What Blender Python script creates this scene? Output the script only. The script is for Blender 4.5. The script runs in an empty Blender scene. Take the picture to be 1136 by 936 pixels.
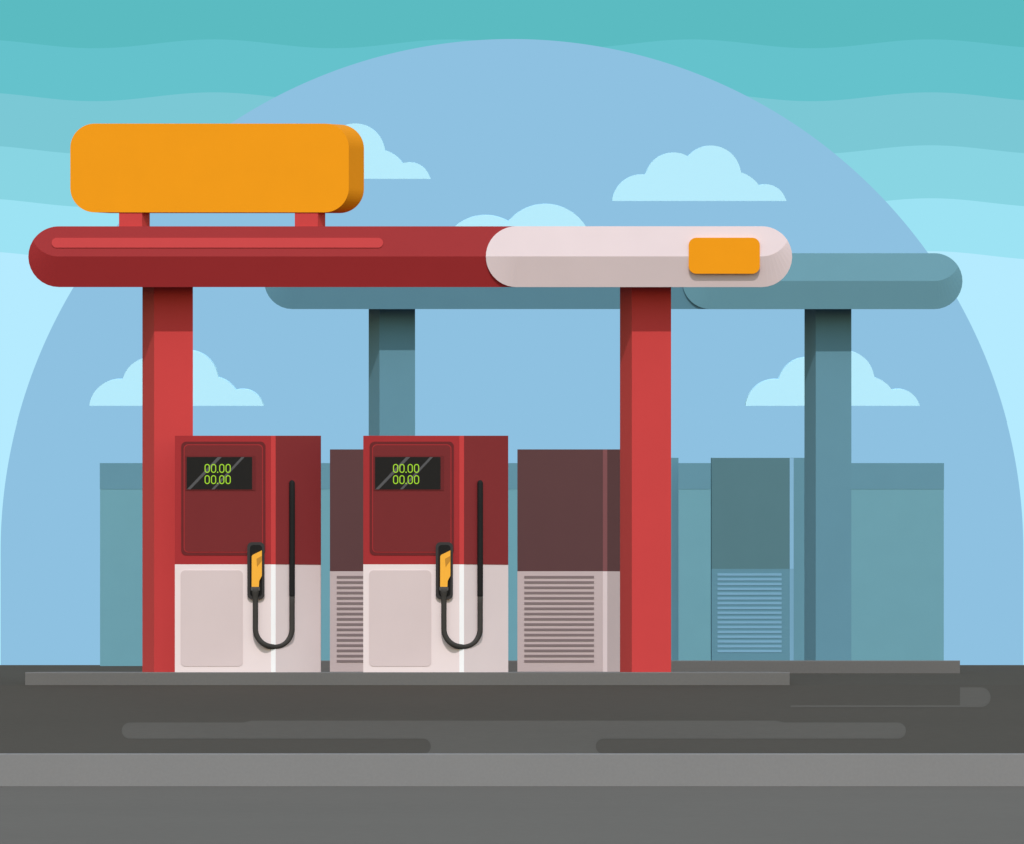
import bpy, bmesh, math

# ------------------------------------------------------------------ basics
sc = bpy.context.scene
col = sc.collection
F = 11800.0            # focal length in photo pixels (long lens)
CX, HY = 568.0, 737.0  # optical axis column, eye level row
R = math.radians
U = 1.0/118.0          # metre per photo pixel at the front pumps

EXPO = 0.2
SUN_EL, SUN_AZ = 48.0, 0.0     # sun stands behind the viewer
# irradiance each main orientation gets (only used to choose paint colours)
E_M = (0.93, 0.95, 0.90)     # behind the front pumps, where they hide part of the sky
E_V = (1.12, 1.15, 1.09)
E_H = (1.25, 1.39, 1.48)
E_U = (1.28, 1.34, 1.24)

def at(px, py, d):
    return ((px-CX)*d/F, d, (HY-py)*d/F)

def lin(c):
    c /= 255.0
    return c/12.92 if c <= 0.04045 else ((c+0.055)/1.055)**2.4

def hexlin(h):
    return tuple(lin(int(h[i:i+2], 16)) for i in (0, 2, 4))

# ------------------------------------------------------------------ materials
def paint(name, h, E, rough=0.55, var=0.018, scale=3.0, spec=0.08, bump=0.0, bscale=200.0, speck=0.0):
    c = [min(0.96, max(0.004, a/b)) for a, b in zip(hexlin(h), E)]
    m = bpy.data.materials.new(name); m.use_nodes = True
    nt = m.node_tree; b = nt.nodes['Principled BSDF']
    b.inputs['Roughness'].default_value = rough
    b.inputs['Specular IOR Level'].default_value = spec
    tc = nt.nodes.new('ShaderNodeTexCoord')
    no = nt.nodes.new('ShaderNodeTexNoise'); no.inputs['Scale'].default_value = scale
    no.inputs['Detail'].default_value = 5.0
    nt.links.new(tc.outputs['Object'], no.inputs['Vector'])
    ra = nt.nodes.new('ShaderNodeMapRange')
    ra.inputs['From Min'].default_value = 0.25; ra.inputs['From Max'].default_value = 0.75
    ra.inputs['To Min'].default_value = 1.0-var; ra.inputs['To Max'].default_value = 1.0+var
    nt.links.new(no.outputs['Fac'], ra.inputs['Value'])
    fac = ra.outputs['Result']
    if speck:
        n2 = nt.nodes.new('ShaderNodeTexNoise'); n2.inputs['Scale'].default_value = bscale
        n2.inputs['Detail'].default_value = 2.0
        nt.links.new(tc.outputs['Object'], n2.inputs['Vector'])
        r2 = nt.nodes.new('ShaderNodeMapRange')
        r2.inputs['From Min'].default_value = 0.3; r2.inputs['From Max'].default_value = 0.7
        r2.inputs['To Min'].default_value = 1.0-speck; r2.inputs['To Max'].default_value = 1.0+speck
        nt.links.new(n2.outputs['Fac'], r2.inputs['Value'])
        mu = nt.nodes.new('ShaderNodeMath'); mu.operation = 'MULTIPLY'
        nt.links.new(fac, mu.inputs[0]); nt.links.new(r2.outputs['Result'], mu.inputs[1])
        fac = mu.outputs[0]
    vm = nt.nodes.new('ShaderNodeVectorMath'); vm.operation = 'SCALE'
    vm.inputs[0].default_value = c
    nt.links.new(fac, vm.inputs['Scale'])
    nt.links.new(vm.outputs['Vector'], b.inputs['Base Color'])
    if bump:
        bn = nt.nodes.new('ShaderNodeTexNoise'); bn.inputs['Scale'].default_value = bscale
        nt.links.new(tc.outputs['Object'], bn.inputs['Vector'])
        bu = nt.nodes.new('ShaderNodeBump'); bu.inputs['Strength'].default_value = bump
        bu.inputs['Distance'].default_value = 0.004
        nt.links.new(bn.outputs['Fac'], bu.inputs['Height'])
        nt.links.new(bu.outputs['Normal'], b.inputs['Normal'])
    return m

def glow(name, h, strength=1.0):
    m = bpy.data.materials.new(name); m.use_nodes = True
    nt = m.node_tree; nt.nodes.clear()
    e = nt.nodes.new('ShaderNodeEmission'); o = nt.nodes.new('ShaderNodeOutputMaterial')
    e.inputs['Color'].default_value = (*hexlin(h), 1); e.inputs['Strength'].default_value = strength/2**EXPO
    nt.links.new(e.outputs[0], o.inputs[0])
    return m

M = {}
M['asphalt'] = paint('forecourt asphalt', '53524F', (1.30, 1.48, 1.62), 0.9, 0.04, 0.25, 0.03, speck=0.035, bscale=9.0)
M['patch'] = paint('newer asphalt', '605F5C', E_H, 0.9, 0.04, 0.3, 0.03, speck=0.035, bscale=9.0)
M['road'] = paint('grey road surface', '6D6C6A', E_H, 0.9, 0.03, 0.25, 0.03, speck=0.035, bscale=9.0)
M['kerb'] = paint('kerb concrete', '848484', E_V, 0.85, 0.03, 0.8, 0.15, speck=0.025, bscale=40.0)
M['island'] = paint('island concrete', '6D6C6A', E_V, 0.85, 0.03, 0.8, 0.15, speck=0.025, bscale=40.0)
M['red_bright'] = paint('bright red paint', 'CC4444', E_V)
M['red_canopy'] = paint('canopy red paint', 'A53234', E_U)
M['red_highlight'] = paint('painted red highlight', 'CC4444', E_U)  # lighter red of the painted canopy highlight
M['white_canopy'] = paint('canopy white paint', 'EDDDDC', E_U)
M['red_pump'] = paint('pump red paint', 'A73235', E_V)
M['maroon'] = paint('maroon panel paint', '782D2F', E_V)
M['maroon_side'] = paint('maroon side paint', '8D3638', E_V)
M['maroon_edge_shade'] = paint('maroon panel edge and recess shade', '6C292B', E_V)  # panel edge colour, also the painted recess shadow round the display
M['white_pump'] = paint('pump white paint', 'EDDEDD', E_V)
M['white_trim'] = paint('white trim paint', 'FFFFFF', E_V)
M['pale_panel'] = paint('pale grey panel paint', 'D9C8C7', E_V)
M['orange'] = paint('orange sign face', 'F39C13', E_V)
M['orange_shade'] = paint('shaded orange sign body', 'E29014', E_V)  # darker orange puts the shade on the sign's side into the colour
M['screen'] = paint('screen glass', '212122', E_V, 0.3, 0.02)
M['screen_glare'] = paint('painted screen glare', '58585A', E_V, 0.4, 0.02)  # grey standing in for glare on the glass
M['digits'] = glow('lit green digits', 'A9DC3C', 1.0)
M['holster'] = paint('holster plastic', '3D3B3B', E_V, 0.6, 0.02)
M['holster_in'] = paint('holster cavity plastic', '1F1F1F', E_V, 0.6, 0.02)
M['nozzle'] = paint('yellow nozzle plastic', 'FBB540', E_V, 0.5, 0.02)
M['nozzle_dark'] = paint('ochre trigger plastic', 'C68C35', E_V, 0.5, 0.02)
M['collar'] = paint('grey collar plastic', '54514F', E_V, 0.6, 0.02)
M['hose'] = paint('hose rubber', '42403D', E_V, 0.7, 0.02)
M['guide'] = paint('hose guide rubber', '242424', E_V, 0.7, 0.02)
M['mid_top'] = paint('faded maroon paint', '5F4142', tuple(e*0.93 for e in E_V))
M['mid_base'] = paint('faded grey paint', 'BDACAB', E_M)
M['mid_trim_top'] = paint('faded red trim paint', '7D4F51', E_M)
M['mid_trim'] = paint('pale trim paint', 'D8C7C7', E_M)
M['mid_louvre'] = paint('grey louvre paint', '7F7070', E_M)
M['teal_dark'] = paint('dark teal paint', '567C84', tuple(e*0.92 for e in E_V))
M['teal_mid'] = paint('mid teal paint', '618FA0', tuple(e*0.93 for e in E_V))
M['teal_side'] = paint('pale teal side paint', '70A3B5', E_V)
M['teal_light'] = paint('light teal paint', '6FA3B1', E_V)
M['teal_roof'] = paint('canopy teal paint', '6FA3B1', E_U)
M['teal_roof_blue'] = paint('canopy blue teal paint', '6698AA', E_U)
M['trim_blue'] = paint('pale blue trim paint', '8EC1E0', E_V)
M['louvre_blue'] = paint('light blue louvre paint', '7FB0CB', E_V)
M['cloud'] = paint('cloud white', 'B6EBFF', tuple(e*0.95 for e in E_V), 1.0, 0.0, 0.02, 0.0)

# ------------------------------------------------------------------ mesh helpers
class MB:
    def __init__(s): s.v = []; s.f = []
    def add(s, vs, fs):
        n = len(s.v); s.v += [tuple(p) for p in vs]; s.f += [tuple(i+n for i in f) for f in fs]
    def prism_xz(s, pts, y0, y1, shear=(0, 0)):
        n = len(pts)
        vs = [(x, y0, z) for x, z in pts] + [(x+shear[0], y1, z+shear[1]) for x, z in pts]
        s.add(vs, [tuple(range(n)), tuple(range(2*n-1, n-1, -1))] +
              [(i, i+n, (i+1) % n+n, (i+1) % n) for i in range(n)])
    def prism_xy(s, pts, z0, z1):
        n = len(pts)
        vs = [(x, y, z0) for x, y in pts] + [(x, y, z1) for x, y in pts]
        s.add(vs, [tuple(range(n)), tuple(range(2*n-1, n-1, -1))] +
              [(i, i+n, (i+1) % n+n, (i+1) % n) for i in range(n)])
    def box(s, x0, x1, y0, y1, z0, z1):
        s.prism_xy([(x0, y0), (x1, y0), (x1, y1), (x0, y1)], z0, z1)
    def tube(s, path, r, n=14):
        from mathutils import Vector
        P = [Vector(p) for p in path]; rings = []
        for i, p in enumerate(P):
            t = (P[min(i+1, len(P)-1)]-P[max(i-1, 0)]).normalized()
            a = t.cross(Vector((0, 1, 0)))
            if a.length < 0.1: a = t.cross(Vector((1, 0, 0)))
            a.normalize(); b = t.cross(a).normalized()
            rr = r[i] if isinstance(r, (list, tuple)) else r
            rings.append([p+a*rr*math.cos(2*math.pi*k/n)+b*rr*math.sin(2*math.pi*k/n) for k in range(n)])
        vs = [q for g in rings for q in g]; fs = []
        for i in range(len(P)-1):
            for k in range(n):
                fs.append((i*n+k, i*n+(k+1) % n, (i+1)*n+(k+1) % n, (i+1)*n+k))
        fs += [tuple(range(n)), tuple(range((len(P)-1)*n, len(P)*n))]
        s.add(vs, fs)
    def build(s, name, m, parent=None, smooth=False, loc=None, merge=True):
        me = bpy.data.meshes.new(name); me.from_pydata(s.v, [], s.f)
        bm = bmesh.new(); bm.from_mesh(me)
        if merge: bmesh.ops.remove_doubles(bm, verts=bm.verts, dist=1e-5)
        bmesh.ops.recalc_face_normals(bm, faces=bm.faces)
        bm.to_mesh(me); bm.free()
        me.materials.append(m)
        if smooth:
            for p in me.polygons: p.use_smooth = len(p.vertices) == 4
        o = bpy.data.objects.new(name, me); col.objects.link(o)
        if parent: o.parent = parent
        if loc: o.location = loc
        return o

def arc(cx, cz, r, a0, a1, n=8, rz=None):
    rz = r if rz is None else rz
    return [(cx+r*math.cos(R(a0+(a1-a0)*i/n)), cz+rz*math.sin(R(a0+(a1-a0)*i/n))) for i in range(n+1)]

def rrect(x0, x1, z0, z1, r, n=8):
    return (arc(x1-r, z0+r, r, -90, 0, n)+arc(x1-r, z1-r, r, 0, 90, n) +
            arc(x0+r, z1-r, r, 90, 180, n)+arc(x0+r, z0+r, r, 180, 270, n))

def sc2(pts, k): return [(x*k, z*k) for x, z in pts]

def empty(name, loc):
    o = bpy.data.objects.new(name, None); col.objects.link(o); o.location = loc
    o.empty_display_size = 0.2
    return o

def tag(o, label=None, cat=None, group=None, kind=None):
    if label: o['label'] = label
    if cat: o['category'] = cat
    if group: o['group'] = group
    if kind: o['kind'] = kind
    return o

def copy_tree(o, parent=None):
    c = o.copy(); col.objects.link(c)
    if parent: c.parent = parent
    for ch in list(o.children): copy_tree(ch, c)
    return c

# ------------------------------------------------------------------ terrain
LOW = (-1.6, -1.0)      # lower road: height at the viewer and at the kerb
KD = 88.0               # distance of the kerb wall
def zk(py, d): return (HY-py)*d/F
Z_EDGE = zk(836, KD)
PROF = [(KD+0.30, Z_EDGE), (99.35, zk(759, 99.35)), (108.5, zk(746.3, 108.5)), (125.0, -0.012), (3200.0, -0.012)]
W = 1800.0

def sheet(name, prof, m, kind='structure', w=W):
    b = MB()
    for (y0, z0), (y1, z1) in zip(prof, prof[1:]):
        b.add([(-w, y0, z0), (w, y0, z0), (w, y1, z1), (-w, y1, z1)], [(0, 1, 2, 3)])
    return tag(b.build(name, m), kind=kind)

sheet('ground', PROF, M['asphalt'])
sheet('road', [(-400, -1.6), (0, -1.6), (KD+0.02, zk(871.5, KD))], M['road'])
b = MB()
zt = Z_EDGE+0.004
b.add([(-W, KD, -1.3), (W, KD, -1.3), (W, KD, zt-0.005), (-W, KD, zt-0.005),
       (-W, KD+0.004, zt), (W, KD+0.004, zt), (W, KD+0.32, zt), (-W, KD+0.32, zt),
       (-W, KD+0.32, -1.3), (W, KD+0.32, -1.3)],
      [(0, 1, 2, 3), (3, 2, 5, 4), (4, 5, 6, 7), (7, 6, 9, 8), (0, 1, 9, 8)])
tag(b.build('kerb', M['kerb']), kind='structure')

def on_slope(px, py, lift=0.0015):
    (d0, z0), (d1, z1) = PROF[0], PROF[1]
    sl = (z1-z0)/(d1-d0); k = (py-HY)/F
    d = (sl*d0-z0)/(k+sl)
    d = min(max(d, d0+0.03), d1-0.03)
    return ((px-CX)*d/F, d, z0+sl*(d-d0)+lift)

def patch(pts):
    # a thin sheet of newer asphalt lying on the forecourt slope
    b = MB(); b.add([on_slope(x, y) for x, y in pts], [tuple(range(len(pts)))])
    return tag(b.build('road_patch', M['patch']), kind='structure')

def parc(cx, cy, r, a0, a1, n=8): return arc(cx, cy, r, a0, a1, n)
P1 = (parc(144, 810, 9, 90, 270, 10)[:]+[(270, 801), (279, 799), (861, 799), (870, 801)] +
      parc(996, 810, 9, -90, 90, 10)+parc(669.5, 827.5, 8.5, 270, 90, 10) +
      parc(469.5, 827.5, 8.5, 90, -90, 10))
patch(P1)
patch([(877, 782), (1065, 782), (1065, 762)]+parc(1088, 773, 11, -90, 90, 10)+[(877, 784)])

def island(px0, px1, d0, d1, py_top):
    z = zk(py_top, d0); x0 = (px0-CX)*d0/F; x1 = (px1-CX)*d0/F
    b = MB(); e = 0.008
    b.box(x0, x1, d0, d1, -0.45, z-e)
    b2 = MB()
    pr = [(d0, -0.45), (d0, z-e), (d0+e, z), (d1, z), (d1, -0.45)]
    n = len(pr)
    b2.add([(x0, y, q) for y, q in pr]+[(x1, y, q) for y, q in pr],
           [tuple(range(n)), tuple(range(2*n-1, n-1, -1))]+[(i, (i+1) % n, (i+1) % n+n, i+n) for i in range(n)])
    return tag(b2.build('pump_island', M['island']), kind='structure'), z
_, Z1 = island(28, 876, 99.3, 107.6, 745)
_, Z2 = island(200, 1065, 108.5, 118.5, 732)

# ------------------------------------------------------------------ canopies
def section(bb, s, x0, x1, yt, yb, left, right, off, L, ta, taper=0.0, hi=11):
    """One closed length of fascia: upper face leaning back, lower face undercut, body behind.
    x, y in photo pixels scaled by s around the canopy origin; left/right: 'swoop', 'round' or 'cut'."""
    r = (yb-yt)/2; ym = (yt+yb)/2
    def end(style, xe, sg):
        # returns (ridge, upper, lower) from the tip towards the straight run, x measured inwards
        if style == 'swoop':
            aj = math.degrees(math.asin(0.532))
            rr = 0.94*r
            j0 = math.degrees(math.atan2(0.532*r-rr, -0.847*r))
            ridge = [(xe+sg*(r+rr*math.cos(R(q))), rr+rr*math.sin(R(q))) for q in
                     [(j0 % 360)+(270-(j0 % 360))*i/hi for i in range(hi+1)]]
            up = [(xe+sg*(r+r*math.cos(R(q))), r*math.sin(R(q))) for q in [180-aj-(90-aj)*i/hi for i in range(hi+1)]]
            lo = [(xe+sg*(r+r*math.cos(R(q))), r*math.sin(R(q))) for q in [180-aj+(90+aj)*i/hi for i in range(hi+1)]]
            ridge[0] = up[0]; lo[0] = up[0]
        elif style == 'round':
            up = [(xe+sg*(r+r*math.cos(R(180-90*i/hi))), r*math.sin(R(180-90*i/hi))) for i in range(hi+1)]
            lo = [(x, -h) for x, h in up]
            ridge = [(x, 0.0) for x, h in up]
        else:
            up = [(xe, r*i/hi) for i in range(hi+1)]
            lo = [(xe, -r*i/hi) for i in range(hi+1)]
            ridge = [(xe, 0.0)]*(hi+1)
        return ridge, up, lo
    rl, ul, ll = end(left, x0, 1); rr_, ur, lr = end(right, x1, -1)
    def hy(h): return abs(h)*ta
    def ylo(i): return None
    ridge = rl+rr_[::-1]; up = ul+ur[::-1]; lo = ll+lr[::-1]
    def loy(side, i):
        j = hy(side[0][1]); return j+(r*ta-j)*i/hi
    yl = [loy(ll, i) for i in range(hi+1)]+[loy(lr, i) for i in range(hi, -1, -1)]
    P = lambda x, y, h: ((x-CX)*s, (off+y)*s, (HY-ym+h)*s)
    n = len(ridge)
    V = [P(x, hy(h), h) for x, h in ridge]+[P(x, hy(h), h) for x, h in up]+[P(lo[i][0], yl[i], lo[i][1]) for i in range(n)]
    k = 1.0-taper
    Lp = L/s
    V += [P(x, Lp, h*k) for x, h in up]+[P(x, Lp, h*k) for x, h in lo]
    Fs = []
    q = lambda a, b, i: (a*n+i, a*n+i+1, b*n+i+1, b*n+i)
    for i in range(n-1):
        Fs += [q(0, 1, i), q(2, 0, i), q(1, 3, i), q(4, 2, i), q(3, 4, i)]
    # tips
    if left == 'cut': Fs += [tuple([n+i for i in range(hi, -1, -1)]+[2*n+i for i in range(1, hi+1)]+[4*n+i for i in range(hi, -1, -1)]+[3*n+i for i in range(1, hi+1)])]
    if right == 'cut': Fs += [tuple([2*n-1-i for i in range(hi, -1, -1)]+[3*n-1-i for i in range(1, hi+1)]+[5*n-1-i for i in range(hi, -1, -1)]+[4*n-1-i for i in range(1, hi+1)])]
    bb.add(V, Fs)

def clean(o):
    bm = bmesh.new(); bm.from_mesh(o.data)
    bmesh.ops.remove_doubles(bm, verts=bm.verts, dist=2e-4)
    bmesh.ops.dissolve_degenerate(bm, dist=1e-4, edges=bm.edges)
    bmesh.ops.recalc_face_normals(bm, faces=bm.faces)
    bm.to_mesh(o.data); bm.free()
    return o

TA = math.tan(R(13.5))
TB = math.tan(R(10.0))
def canopy(d, x0, x1, yt, yb, xs, cols, base_z, mats, label, extras, ta=TA):
    s = d/F; root = empty('fuel_canopy', (0, d, 0))
    tag(root, label, 'canopy', 'canopies on two columns')
    r = (yb-yt)/2
    depth = 1.9
    tp = depth*math.tan(R(2.6))/(r*s)
    bb = MB(); section(bb, s, x0, xs+r, yt, yb, 'swoop', 'cut', 3, depth, ta, tp)
    clean(bb.build('canopy_roof', mats[0], root, merge=False))
    bb = MB(); Ls = (3+r*ta-0.4)*s; section(bb, s, xs, x1, yt, yb, 'round', 'swoop', 1.8, Ls, ta, 0)
    section(bb, s, xs+r+0.3, x1, yt, yb, 'cut', 'swoop', Ls/s+0.08, depth, 0.0, tp)
    clean(bb.build('canopy_end', mats[1], root, merge=False))
    for (a, c, e), front in cols:
        bb = MB(); k = (c-a)
        y0 = front; ch = (c-a)*s*2.5
        C_, Eb = [(v-CX)*(d+y0)/F for v in (c, e)]; A = (a-CX)*(d+y0+ch)/F
        bb.prism_xy([(C_, y0), (Eb, y0), (Eb-0.022, y0+0.47), (A, y0+0.47), (A, y0+ch)], base_z, (HY-yb+6)*s)
        bb.build('column', mats[2], root)
    if extras:
        # painted highlight: a lighter strip lying on the leaning upper face of the red length
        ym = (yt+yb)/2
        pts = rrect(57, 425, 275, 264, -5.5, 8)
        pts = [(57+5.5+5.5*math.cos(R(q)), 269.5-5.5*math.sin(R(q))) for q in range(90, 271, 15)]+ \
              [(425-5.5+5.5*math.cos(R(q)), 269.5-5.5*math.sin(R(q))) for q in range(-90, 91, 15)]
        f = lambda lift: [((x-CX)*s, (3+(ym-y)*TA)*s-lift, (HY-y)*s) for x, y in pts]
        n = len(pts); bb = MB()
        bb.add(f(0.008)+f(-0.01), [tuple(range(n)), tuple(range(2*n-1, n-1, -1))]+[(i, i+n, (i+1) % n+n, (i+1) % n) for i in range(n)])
        bb.build('highlight_strip', M['red_highlight'], root)
        bb = MB(); bb.prism_xz([((x-CX)*s, (HY-y)*s) for x, y in rrect(764, 843, 264, 304, 8.5)], 0.011, 0.06)
        bb.build('badge', M['orange'], root)
    return root

canopy(100.0, 31, 879, 251, 318.5, 539, [((158, 171, 214), 0.46), ((688, 701, 744.5), 0.45)], Z1-0.002,
       (M['red_canopy'], M['white_canopy'], M['red_bright']),
       'red petrol station canopy with white right end and two red columns', True)
canopy(109.4, 293, 1068, 281, 343, 757, [((409, 421, 460.5), 0.45), ((893, 905, 944.5), 0.45)], Z2-0.002,
       (M['teal_roof_blue'], M['teal_roof'], M['teal_mid']),
       'dusty teal canopy on two teal columns behind the red canopy', False, TB)

# ------------------------------------------------------------------ orange sign on the canopy
sy = 100.12
root = empty('billboard', at(240, 251, sy))
ox, oy, oz = root.location
s = sy/F
X = lambda px: (px-CX)*s-ox
Z = lambda py: (HY-py)*s-oz
b = MB(); b.prism_xz([(X(x), Z(y)) for x, y in rrect(78, 387, 137.5, 236, 27, 14)], 0, 0.17, ((16.5)*s, -0.0))
b.build('shaded_sign_body', M['orange_shade'], root)
b = MB(); b.prism_xz([(X(x), Z(y)) for x, y in rrect(78, 387, 137.5, 236, 27, 14)], -0.006, -0.0005)
b.build('sign_face', M['orange'], root)
for a in (132, 327):
    b = MB(); b.prism_xy([(X(a), 0.004), (X(a+25.5), 0.004), (X(a+33.5), 0.155), (X(a+33.5), 0.165), (X(a), 0.165)], Z(262), Z(235.2))
    b.build('post', M['red_bright'], root)
tag(root, 'blank orange rounded sign standing on two short red posts on top of the red canopy', 'sign')

# ------------------------------------------------------------------ fuel pumps
DEPTH = 74
def shell_parts(root, wf, ws, split, mt, mb, tt, tb, ms=None, full=False):
    """two-tone cabinet with a slanting right side; wf front width, ws trim width (in units of U)"""
    a, c = wf, wf+ws; W_, D = 160.0, DEPTH
    plan = [(0, 0), (a, 0), (c, ws*0.4), (W_, ws*0.4+(W_-c)), (W_, D), (0, D)]
    pl = sc2(plan, U)
    lean = lambda v: (v[0], v[1], v[2]+(v[1]*0.0222 if v[2] > 250*U else 0.0))   # lid rises a little to the back
    b = MB(); b.prism_xy(pl, split*U, 261*U); b.v = [lean(v) for v in b.v]; b.build('housing', mt, root)
    b = MB(); b.prism_xy(pl, 0, split*U); b.build('base', mb, root)
    e = 0.4
    for nm, z0, z1, m in (('corner_trim', split, 261, tt), ('corner_trim', 0, split, tb)):
        tp = sc2([(a, -e), (c, ws*0.4-e), (c, ws*0.4+1), (a, 1)], U)
        b = MB(); b.prism_xy(tp, z0*U+0.0005, z1*U-0.0005); b.v = [lean(v) for v in b.v]; b.build(nm, m, root)
    if ms:
        y0 = ws*0.4
        tp = sc2([(c+0.1, y0+0.1-e), (W_, y0+(W_-c)-e), (W_-0.2, y0+(W_-c)+1), (c+0.1, y0+1.2)], U)
        b = MB(); b.prism_xy(tp, (0 if full else split)*U+0.0005, 261*U-0.0005); b.v = [lean(v) for v in b.v]
        b.build('side_panel', ms, root)

def plate(name, pts, y0, y1, m, parent):
    b = MB(); b.prism_xz(sc2(pts, U), y0, y1)
    return b.build(name, m, parent)

def zero(x, z0, w, h, t, n=8):
    """outline loops of a narrow 0"""
    r = w/2
    out = arc(x+r, z0+h-r, r, 0, 180, n)+arc(x+r, z0+r, r, 180, 360, n)
    inn = arc(x+r, z0+h-r, r-t, 0, 180, n)+arc(x+r, z0+r, r-t, 180, 360, n)
    return out, inn

def front_pump(px0, d):
    root = empty('fuel_pump', ((px0-CX)*d/F, d, Z1))
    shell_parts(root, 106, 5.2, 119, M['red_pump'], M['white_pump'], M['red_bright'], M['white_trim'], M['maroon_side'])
    Q = lambda x0, x1, y0, y1, r, n=6: rrect(x0-194, x1-194, 745-y1, 745-y0, r, n)
    fp = plate('front_panel', Q(201, 294, 490.5, 616, 5.5), -0.004, 0.002, M['maroon_edge_shade'], root)
    plate('panel_line', Q(203.8, 291.3, 493.5, 613, 5), -0.006, -0.002, M['red_pump'], fp)
    plate('panel_inset', Q(204.7, 290.4, 494.4, 612.1, 4.3), -0.0075, -0.002, M['maroon'], fp)
    dp = plate('display_shade', Q(205.5, 283, 506, 544.5, 1), -0.012, -0.004, M['maroon_edge_shade'], root)  # dark plate paints the recess shadow around the screen
    plate('screen', Q(207, 279.3, 507.5, 543.3, 0.6), -0.0145, -0.006, M['screen'], dp)
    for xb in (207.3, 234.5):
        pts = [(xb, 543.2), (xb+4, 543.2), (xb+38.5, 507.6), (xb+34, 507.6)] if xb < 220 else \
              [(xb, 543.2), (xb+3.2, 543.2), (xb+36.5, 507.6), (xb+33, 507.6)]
        plate('glare_stripe', [(x-194, 745-y) for x, y in pts], -0.0155, -0.010, M['screen_glare'], dp)  # glass glare painted as thin grey strips
    for zb in (220.0, 207.6):
        b = MB()
        for xd in (32.9, 39.9, 49.0, 56.0):
            o, i = zero(xd, zb, 5.7, 9.8, 1.02)
            n = len(o)
            vs = [(x*U, -0.018, z*U) for x, z in o]+[(x*U, -0.018, z*U) for x, z in i]
            vs += [(x*U, -0.013, z*U) for x, z in o]+[(x*U, -0.013, z*U) for x, z in i]
            fs = []
            for k in range(n):
                k2 = (k+1) % n
                fs += [(k, k2, n+k2, n+k), (2*n+k, 3*n+k, 3*n+k2, 2*n+k2), (k, 2*n+k, 2*n+k2, k2), (n+k, n+k2, 3*n+k2, 3*n+k)]
            b.add(vs, fs)
        b.prism_xz(sc2([(46.6, zb), (47.9, zb), (47.9, zb+1.3), (46.6, zb+1.3)], U), -0.018, -0.013)
        b.build('digits', M['digits'], dp)
    plate('lower_panel', Q(200.3, 269, 632.5, 738.5, 5), -0.004, 0.002, M['pale_panel'], root)
    ho = plate('nozzle_holster', Q(274, 293, 601.5, 664.5, 5.2), -0.03, 0.002, M['holster'], root)
    plate('holster_cavity', Q(277, 290.3, 604.5, 661.5, 3.8), -0.032, -0.02, M['holster_in'], ho)
    loc = lambda L: [(x-194, 745-y) for x, y in L]
    nz = plate('nozzle', loc([(279, 617), (280, 615.6), (290.2, 610.6), (290.2, 638.6), (287.2, 644.4), (286.9, 651.2), (278.9, 651.2)]),
               -0.062, -0.028, M['nozzle'], root)
    plate('trigger', loc([(284.3, 619.9), (290.0, 616.6), (290.0, 622.2), (284.9, 628.8)]), -0.064, -0.05, M['nozzle_dark'], nz)
    plate('collar', Q(278, 288, 650.8, 655, 1), -0.07, -0.026, M['collar'], nz)
    # hose: down from the nozzle, round under the corner and up the slanting side
    path = []; rad = []
    sidey = lambda x: 0.0 if x < 106 else max(0.0, (2+(x-111.2)))
    def pt(x, z):
        t = min(1, max(0, (x-96)/33.0)); t = t*t*(3-2*t)
        path.append((x*U, -0.044+t*(sidey(129)*U+0.014), z*U))
    for z in (92, 88, 84, 76, 66, 56): pt(89, z)
    for i in range(0, 25): pt(109-20*math.cos(math.pi*i/24), 48-20*math.sin(math.pi*i/24))
    for z in (56, 66, 76, 86): pt(129, z)
    rad = [4.3*U, 4.2*U, 3.1*U]+[3.0*U]*(len(path)-3)
    b = MB(); b.tube(path, rad, 18); b.build('hose', M['hose'], root, smooth=True)
    y = (2+(129-111.2))*U-0.034
    b = MB(); zs = [82.6, 83.2, 84.6, 86]+[100, 140, 180, 209]+[210.4, 211.6, 212.2]
    rr = [1.4, 2.4, 3.1, 3.2, 3.2, 3.2, 3.2, 3.2, 2.8, 1.8, 0.8]
    b.tube([(129*U, y, z*U) for z in zs], [q*U for q in rr], 18); b.build('hose_guide', M['guide'], root, smooth=True)
    return root

p1 = front_pump(194, 99.5)
p2 = copy_tree(p1); p2.location.x = (403-CX)*99.5/F
tag(p1, 'red and white fuel pump standing against the left red canopy column', 'fuel pump', 'red and white fuel pumps')
tag(p2, 'red and white fuel pump with no column touching it, between two faded louvred pumps', 'fuel pump', 'red and white fuel pumps')

def louvre_pump(px0, d, zb, mt, mb, tt, tb, lm, n, z0, pitch, th, xa, xb, ms=None):
    root = empty('fuel_pump', ((px0-CX)*d/F, d, zb))
    shell_parts(root, 100.2, 5.2, 118.2, mt, mb, tt, tb, ms, True)
    b = MB()
    for i in range(n):
        z = z0+i*pitch
        b.prism_xz(sc2([(xa, z-th/2), (xb, z-th/2), (xb, z+th/2), (xa, z+th/2)], U), -0.004, 0.003)
    b.build('louvre', lm, root)
    return root

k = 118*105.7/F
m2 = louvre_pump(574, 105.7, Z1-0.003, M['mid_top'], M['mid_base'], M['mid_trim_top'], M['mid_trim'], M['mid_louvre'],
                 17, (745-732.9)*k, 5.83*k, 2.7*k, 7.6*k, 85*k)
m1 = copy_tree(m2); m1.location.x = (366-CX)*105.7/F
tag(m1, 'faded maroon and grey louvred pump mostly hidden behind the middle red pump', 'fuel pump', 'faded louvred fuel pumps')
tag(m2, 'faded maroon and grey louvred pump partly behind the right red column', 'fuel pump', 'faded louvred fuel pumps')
k = 118*116/F
t1 = louvre_pump(789.7, 116.0, Z2, M['teal_dark'], M['teal_mid'], M['trim_blue'], M['louvre_blue'], M['louvre_blue'],
                 17, (732-721.3)*k, 5.31*k, 2.7*k, 6.3*k, 77.4*k, M['teal_side'])
t2 = copy_tree(t1); t2.location.x = (615.5-CX)*116/F
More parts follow.
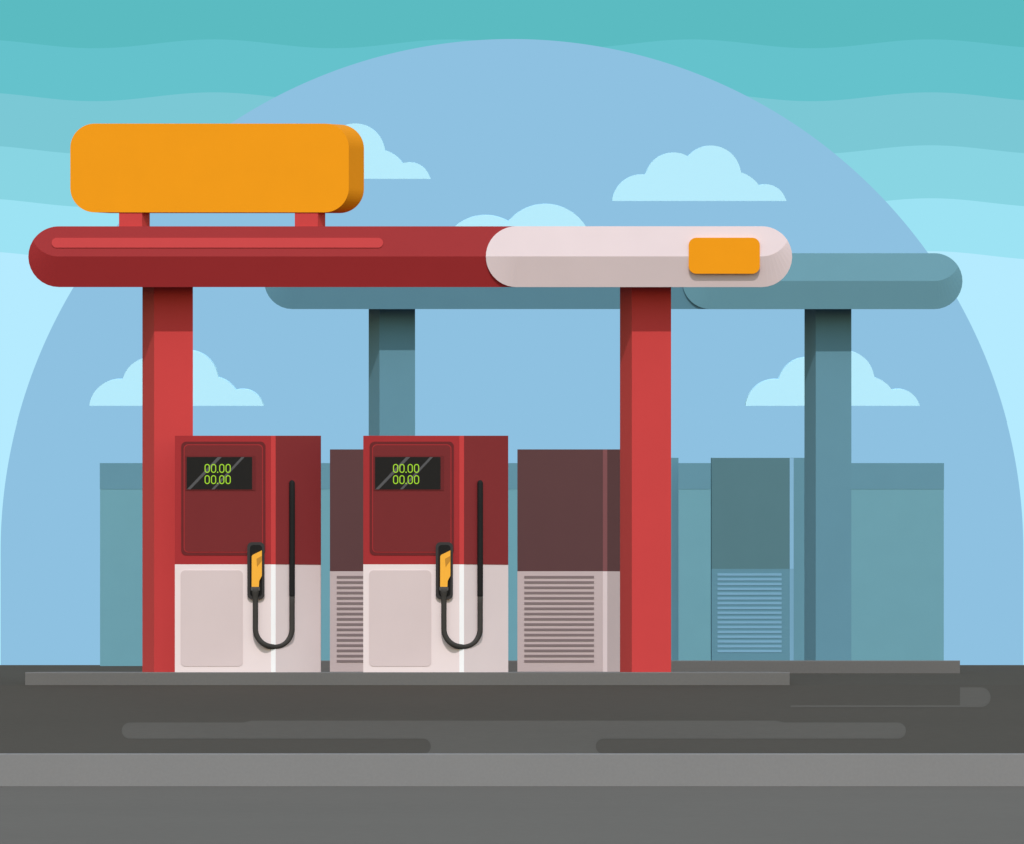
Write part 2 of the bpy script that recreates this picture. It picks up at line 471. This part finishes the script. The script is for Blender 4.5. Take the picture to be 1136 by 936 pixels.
tag(t1, 'teal louvred fuel pump standing left of the right teal column', 'fuel pump', 'teal louvred fuel pumps')
tag(t2, 'teal fuel pump almost wholly hidden behind the right red column', 'fuel pump', 'teal louvred fuel pumps')

# ------------------------------------------------------------------ shop building behind
bd = 125.0; s = bd/F
root = empty('shop_building', ((579-CX)*s, bd, -0.02))
x0, x1 = (111-579)*s, (1047-579)*s
zf, zt = (HY-542)*s+0.02, (HY-513)*s+0.02
b = MB(); b.box(x0, x1, 0, 5.0, -0.05, zf); b.build('wall', M['teal_light'], root)
b = MB(); b.box(x0-0.003, x1+0.003, -0.0025, 5.003, zf, zt); b.build('roof', M['teal_mid'], root)
tag(root, 'long low teal building with a darker roof band behind the pumps', 'building')

# ------------------------------------------------------------------ clouds
LOBES = [(712, 228, 33.5), (747, 202.5, 32.2), (788.5, 195.8, 33.2), (813, 225.3, 34), (848.8, 229, 23.5)]
def cloud_mesh():
    pts = []
    x = 679.0; N = 150
    for i in range(N+1):
        x = 679.2+(872.2-679.2)*i/N
        top = 224.0
        for cx, cy, r in LOBES:
            q = r*r-(x-cx)**2
            if q > 0: top = min(top, cy-math.sqrt(q))
        pts.append((x, top))
    out = [(679.2, 224.0)]+[(x, min(y, 223.8)) for x, y in pts]+[(872.2, 224.0)]
    return out
CD = 1500.0
def cloud(px0, base, scale, label, proto=None):
    k = CD/F
    if proto is None:
        b = MB(); b.prism_xz([((x-775.7)*k, (224-y)*k) for x, y in cloud_mesh()], -2.0, 2.0, (0, 0.2))
        o = b.build('cloud', M['cloud'])
    else:
        o = proto.copy(); col.objects.link(o)
    o.location = at(px0+96.5*scale, base, CD); o.scale = (scale, scale, scale)
    tag(o, label, 'cloud', 'flat-bottomed clouds in the sky')
    return o
c0 = cloud(679.2, 224, 1.0, 'whole puffy cloud high above the white canopy end, nothing in front of it')
cloud(100, 451, 1.0, 'low puffy cloud crossed by the left red column', c0)
cloud(827, 451, 1.0, 'low puffy cloud crossed by the right teal column', c0)
cloud(284.8, 199.5, 1.0, 'cloud half hidden behind the right end of the orange sign', c0)
cloud(430, 326, 1.6, 'large cloud showing two humps above the red and white canopy joint', c0)

# ------------------------------------------------------------------ sky backdrop: wavy bands and a great pale disc
SD = 2600.0
def sky_material():
    m = bpy.data.materials.new('banded sky'); m.use_nodes = True
    nt = m.node_tree; nt.nodes.clear(); N = nt.nodes.new; L = nt.links.new
    def mth(op, a, b=None, c=None):
        n = N('ShaderNodeMath'); n.operation = op
        for i, v in enumerate((a, b, c)):
            if v is None: continue
            if isinstance(v, (int, float)): n.inputs[i].default_value = v
            else: L(v, n.inputs[i])
        return n.outputs[0]
    ge = N('ShaderNodeNewGeometry'); sp = N('ShaderNodeSeparateXYZ'); L(ge.outputs['Position'], sp.inputs[0])
    k = SD/F                       # metres on the backdrop per unit of the pattern
    x, z = sp.outputs['X'], sp.outputs['Z']
    wave = mth('MULTIPLY', mth('COSINE', mth('MULTIPLY', mth('SUBTRACT', x, (237-CX)*k), 2*math.pi/(265*k))), 4.9*k)
    h = mth('SUBTRACT', z, wave)
    cols = ['5BBBC1', '65C2CC', '7BC8D5', '89D5E3', '9DE3F4', 'B5EBFF']
    def rgb(hx):
        n = N('ShaderNodeRGB'); n.outputs[0].default_value = (*hexlin(hx), 1); return n.outputs[0]
    def mix(f, a, b):
        n = N('ShaderNodeMix'); n.data_type = 'RGBA'
        L(f, n.inputs[0]); L(a, n.inputs[6]); L(b, n.inputs[7]); return n.outputs[2]
    c = rgb(cols[5])
    for i in range(4, -1, -1):
        c = mix(mth('GREATER_THAN', h, (HY-(49+58.75*i))*k), c, rgb(cols[i]))
    zc = (HY-611)*k
    r2 = mth('ADD', mth('MULTIPLY', x, x), mth('POWER', mth('MAXIMUM', mth('SUBTRACT', z, zc), 0.0), 2.0))
    c = mix(mth('LESS_THAN', r2, (567.3*k)**2), c, rgb('8EC1E1'))
    e = N('ShaderNodeEmission'); o = N('ShaderNodeOutputMaterial')
    e.inputs['Strength'].default_value = 1/2**EXPO
    L(c, e.inputs['Color']); L(e.outputs[0], o.inputs[0])
    return m
b = MB(); n = 60; vs = []; fs = []
for i in range(n+1):
    a = R(-40+80*i/n); bend = 900.0*(1-math.cos(a))
    xx = 1500*math.sin(a)/math.sin(R(40))
    vs += [(xx, SD-(xx/1500.0)**4*500, -40), (xx, SD-(xx/1500.0)**4*500, 420)]
for i in range(n): fs.append((2*i, 2*i+2, 2*i+3, 2*i+1))
b.add(vs, fs)
tag(b.build('sky', sky_material()), kind='structure')

# ------------------------------------------------------------------ light
w = bpy.data.worlds.new('World'); sc.world = w; w.use_nodes = True
nt = w.node_tree; bg = nt.nodes['Background']
st = nt.nodes.new('ShaderNodeTexSky'); st.sky_type = 'NISHITA'; st.sun_disc = False
st.sun_elevation = R(SUN_EL); st.air_density = 2.5; st.dust_density = 0.5
st.sun_rotation = math.pi+R(SUN_AZ)
nt.links.new(st.outputs[0], bg.inputs['Color']); bg.inputs['Strength'].default_value = 0.15
sl = bpy.data.lights.new('Sun', 'SUN'); sl.energy = 2.0; sl.angle = R(0.5); sl.color = (1.0, 0.955, 0.89)
so = bpy.data.objects.new('Sun', sl); col.objects.link(so); so.location = (-5, 60, 30)
from mathutils import Vector
sd = Vector((-math.sin(R(SUN_AZ))*math.cos(R(SUN_EL)), -math.cos(R(SUN_AZ))*math.cos(R(SUN_EL)), math.sin(R(SUN_EL))))
so.rotation_euler = sd.to_track_quat('Z', 'Y').to_euler()

# ------------------------------------------------------------------ camera
cd = bpy.data.cameras.new('Camera'); co = bpy.data.objects.new('Camera', cd); col.objects.link(co)
co.rotation_euler = (R(90), 0, 0)
cd.sensor_fit = 'HORIZONTAL'; cd.sensor_width = 36.0; cd.lens = 36.0*F/1136.0
cd.shift_x = 0.0; cd.shift_y = (HY-468.0)/1136.0
cd.clip_start = 1.0; cd.clip_end = 6000.0
sc.camera = co
vs_ = sc.view_settings
vs_.view_transform = 'Standard'; vs_.look = 'None'; vs_.exposure = EXPO; vs_.gamma = 1.0; vs_.use_curve_mapping = False
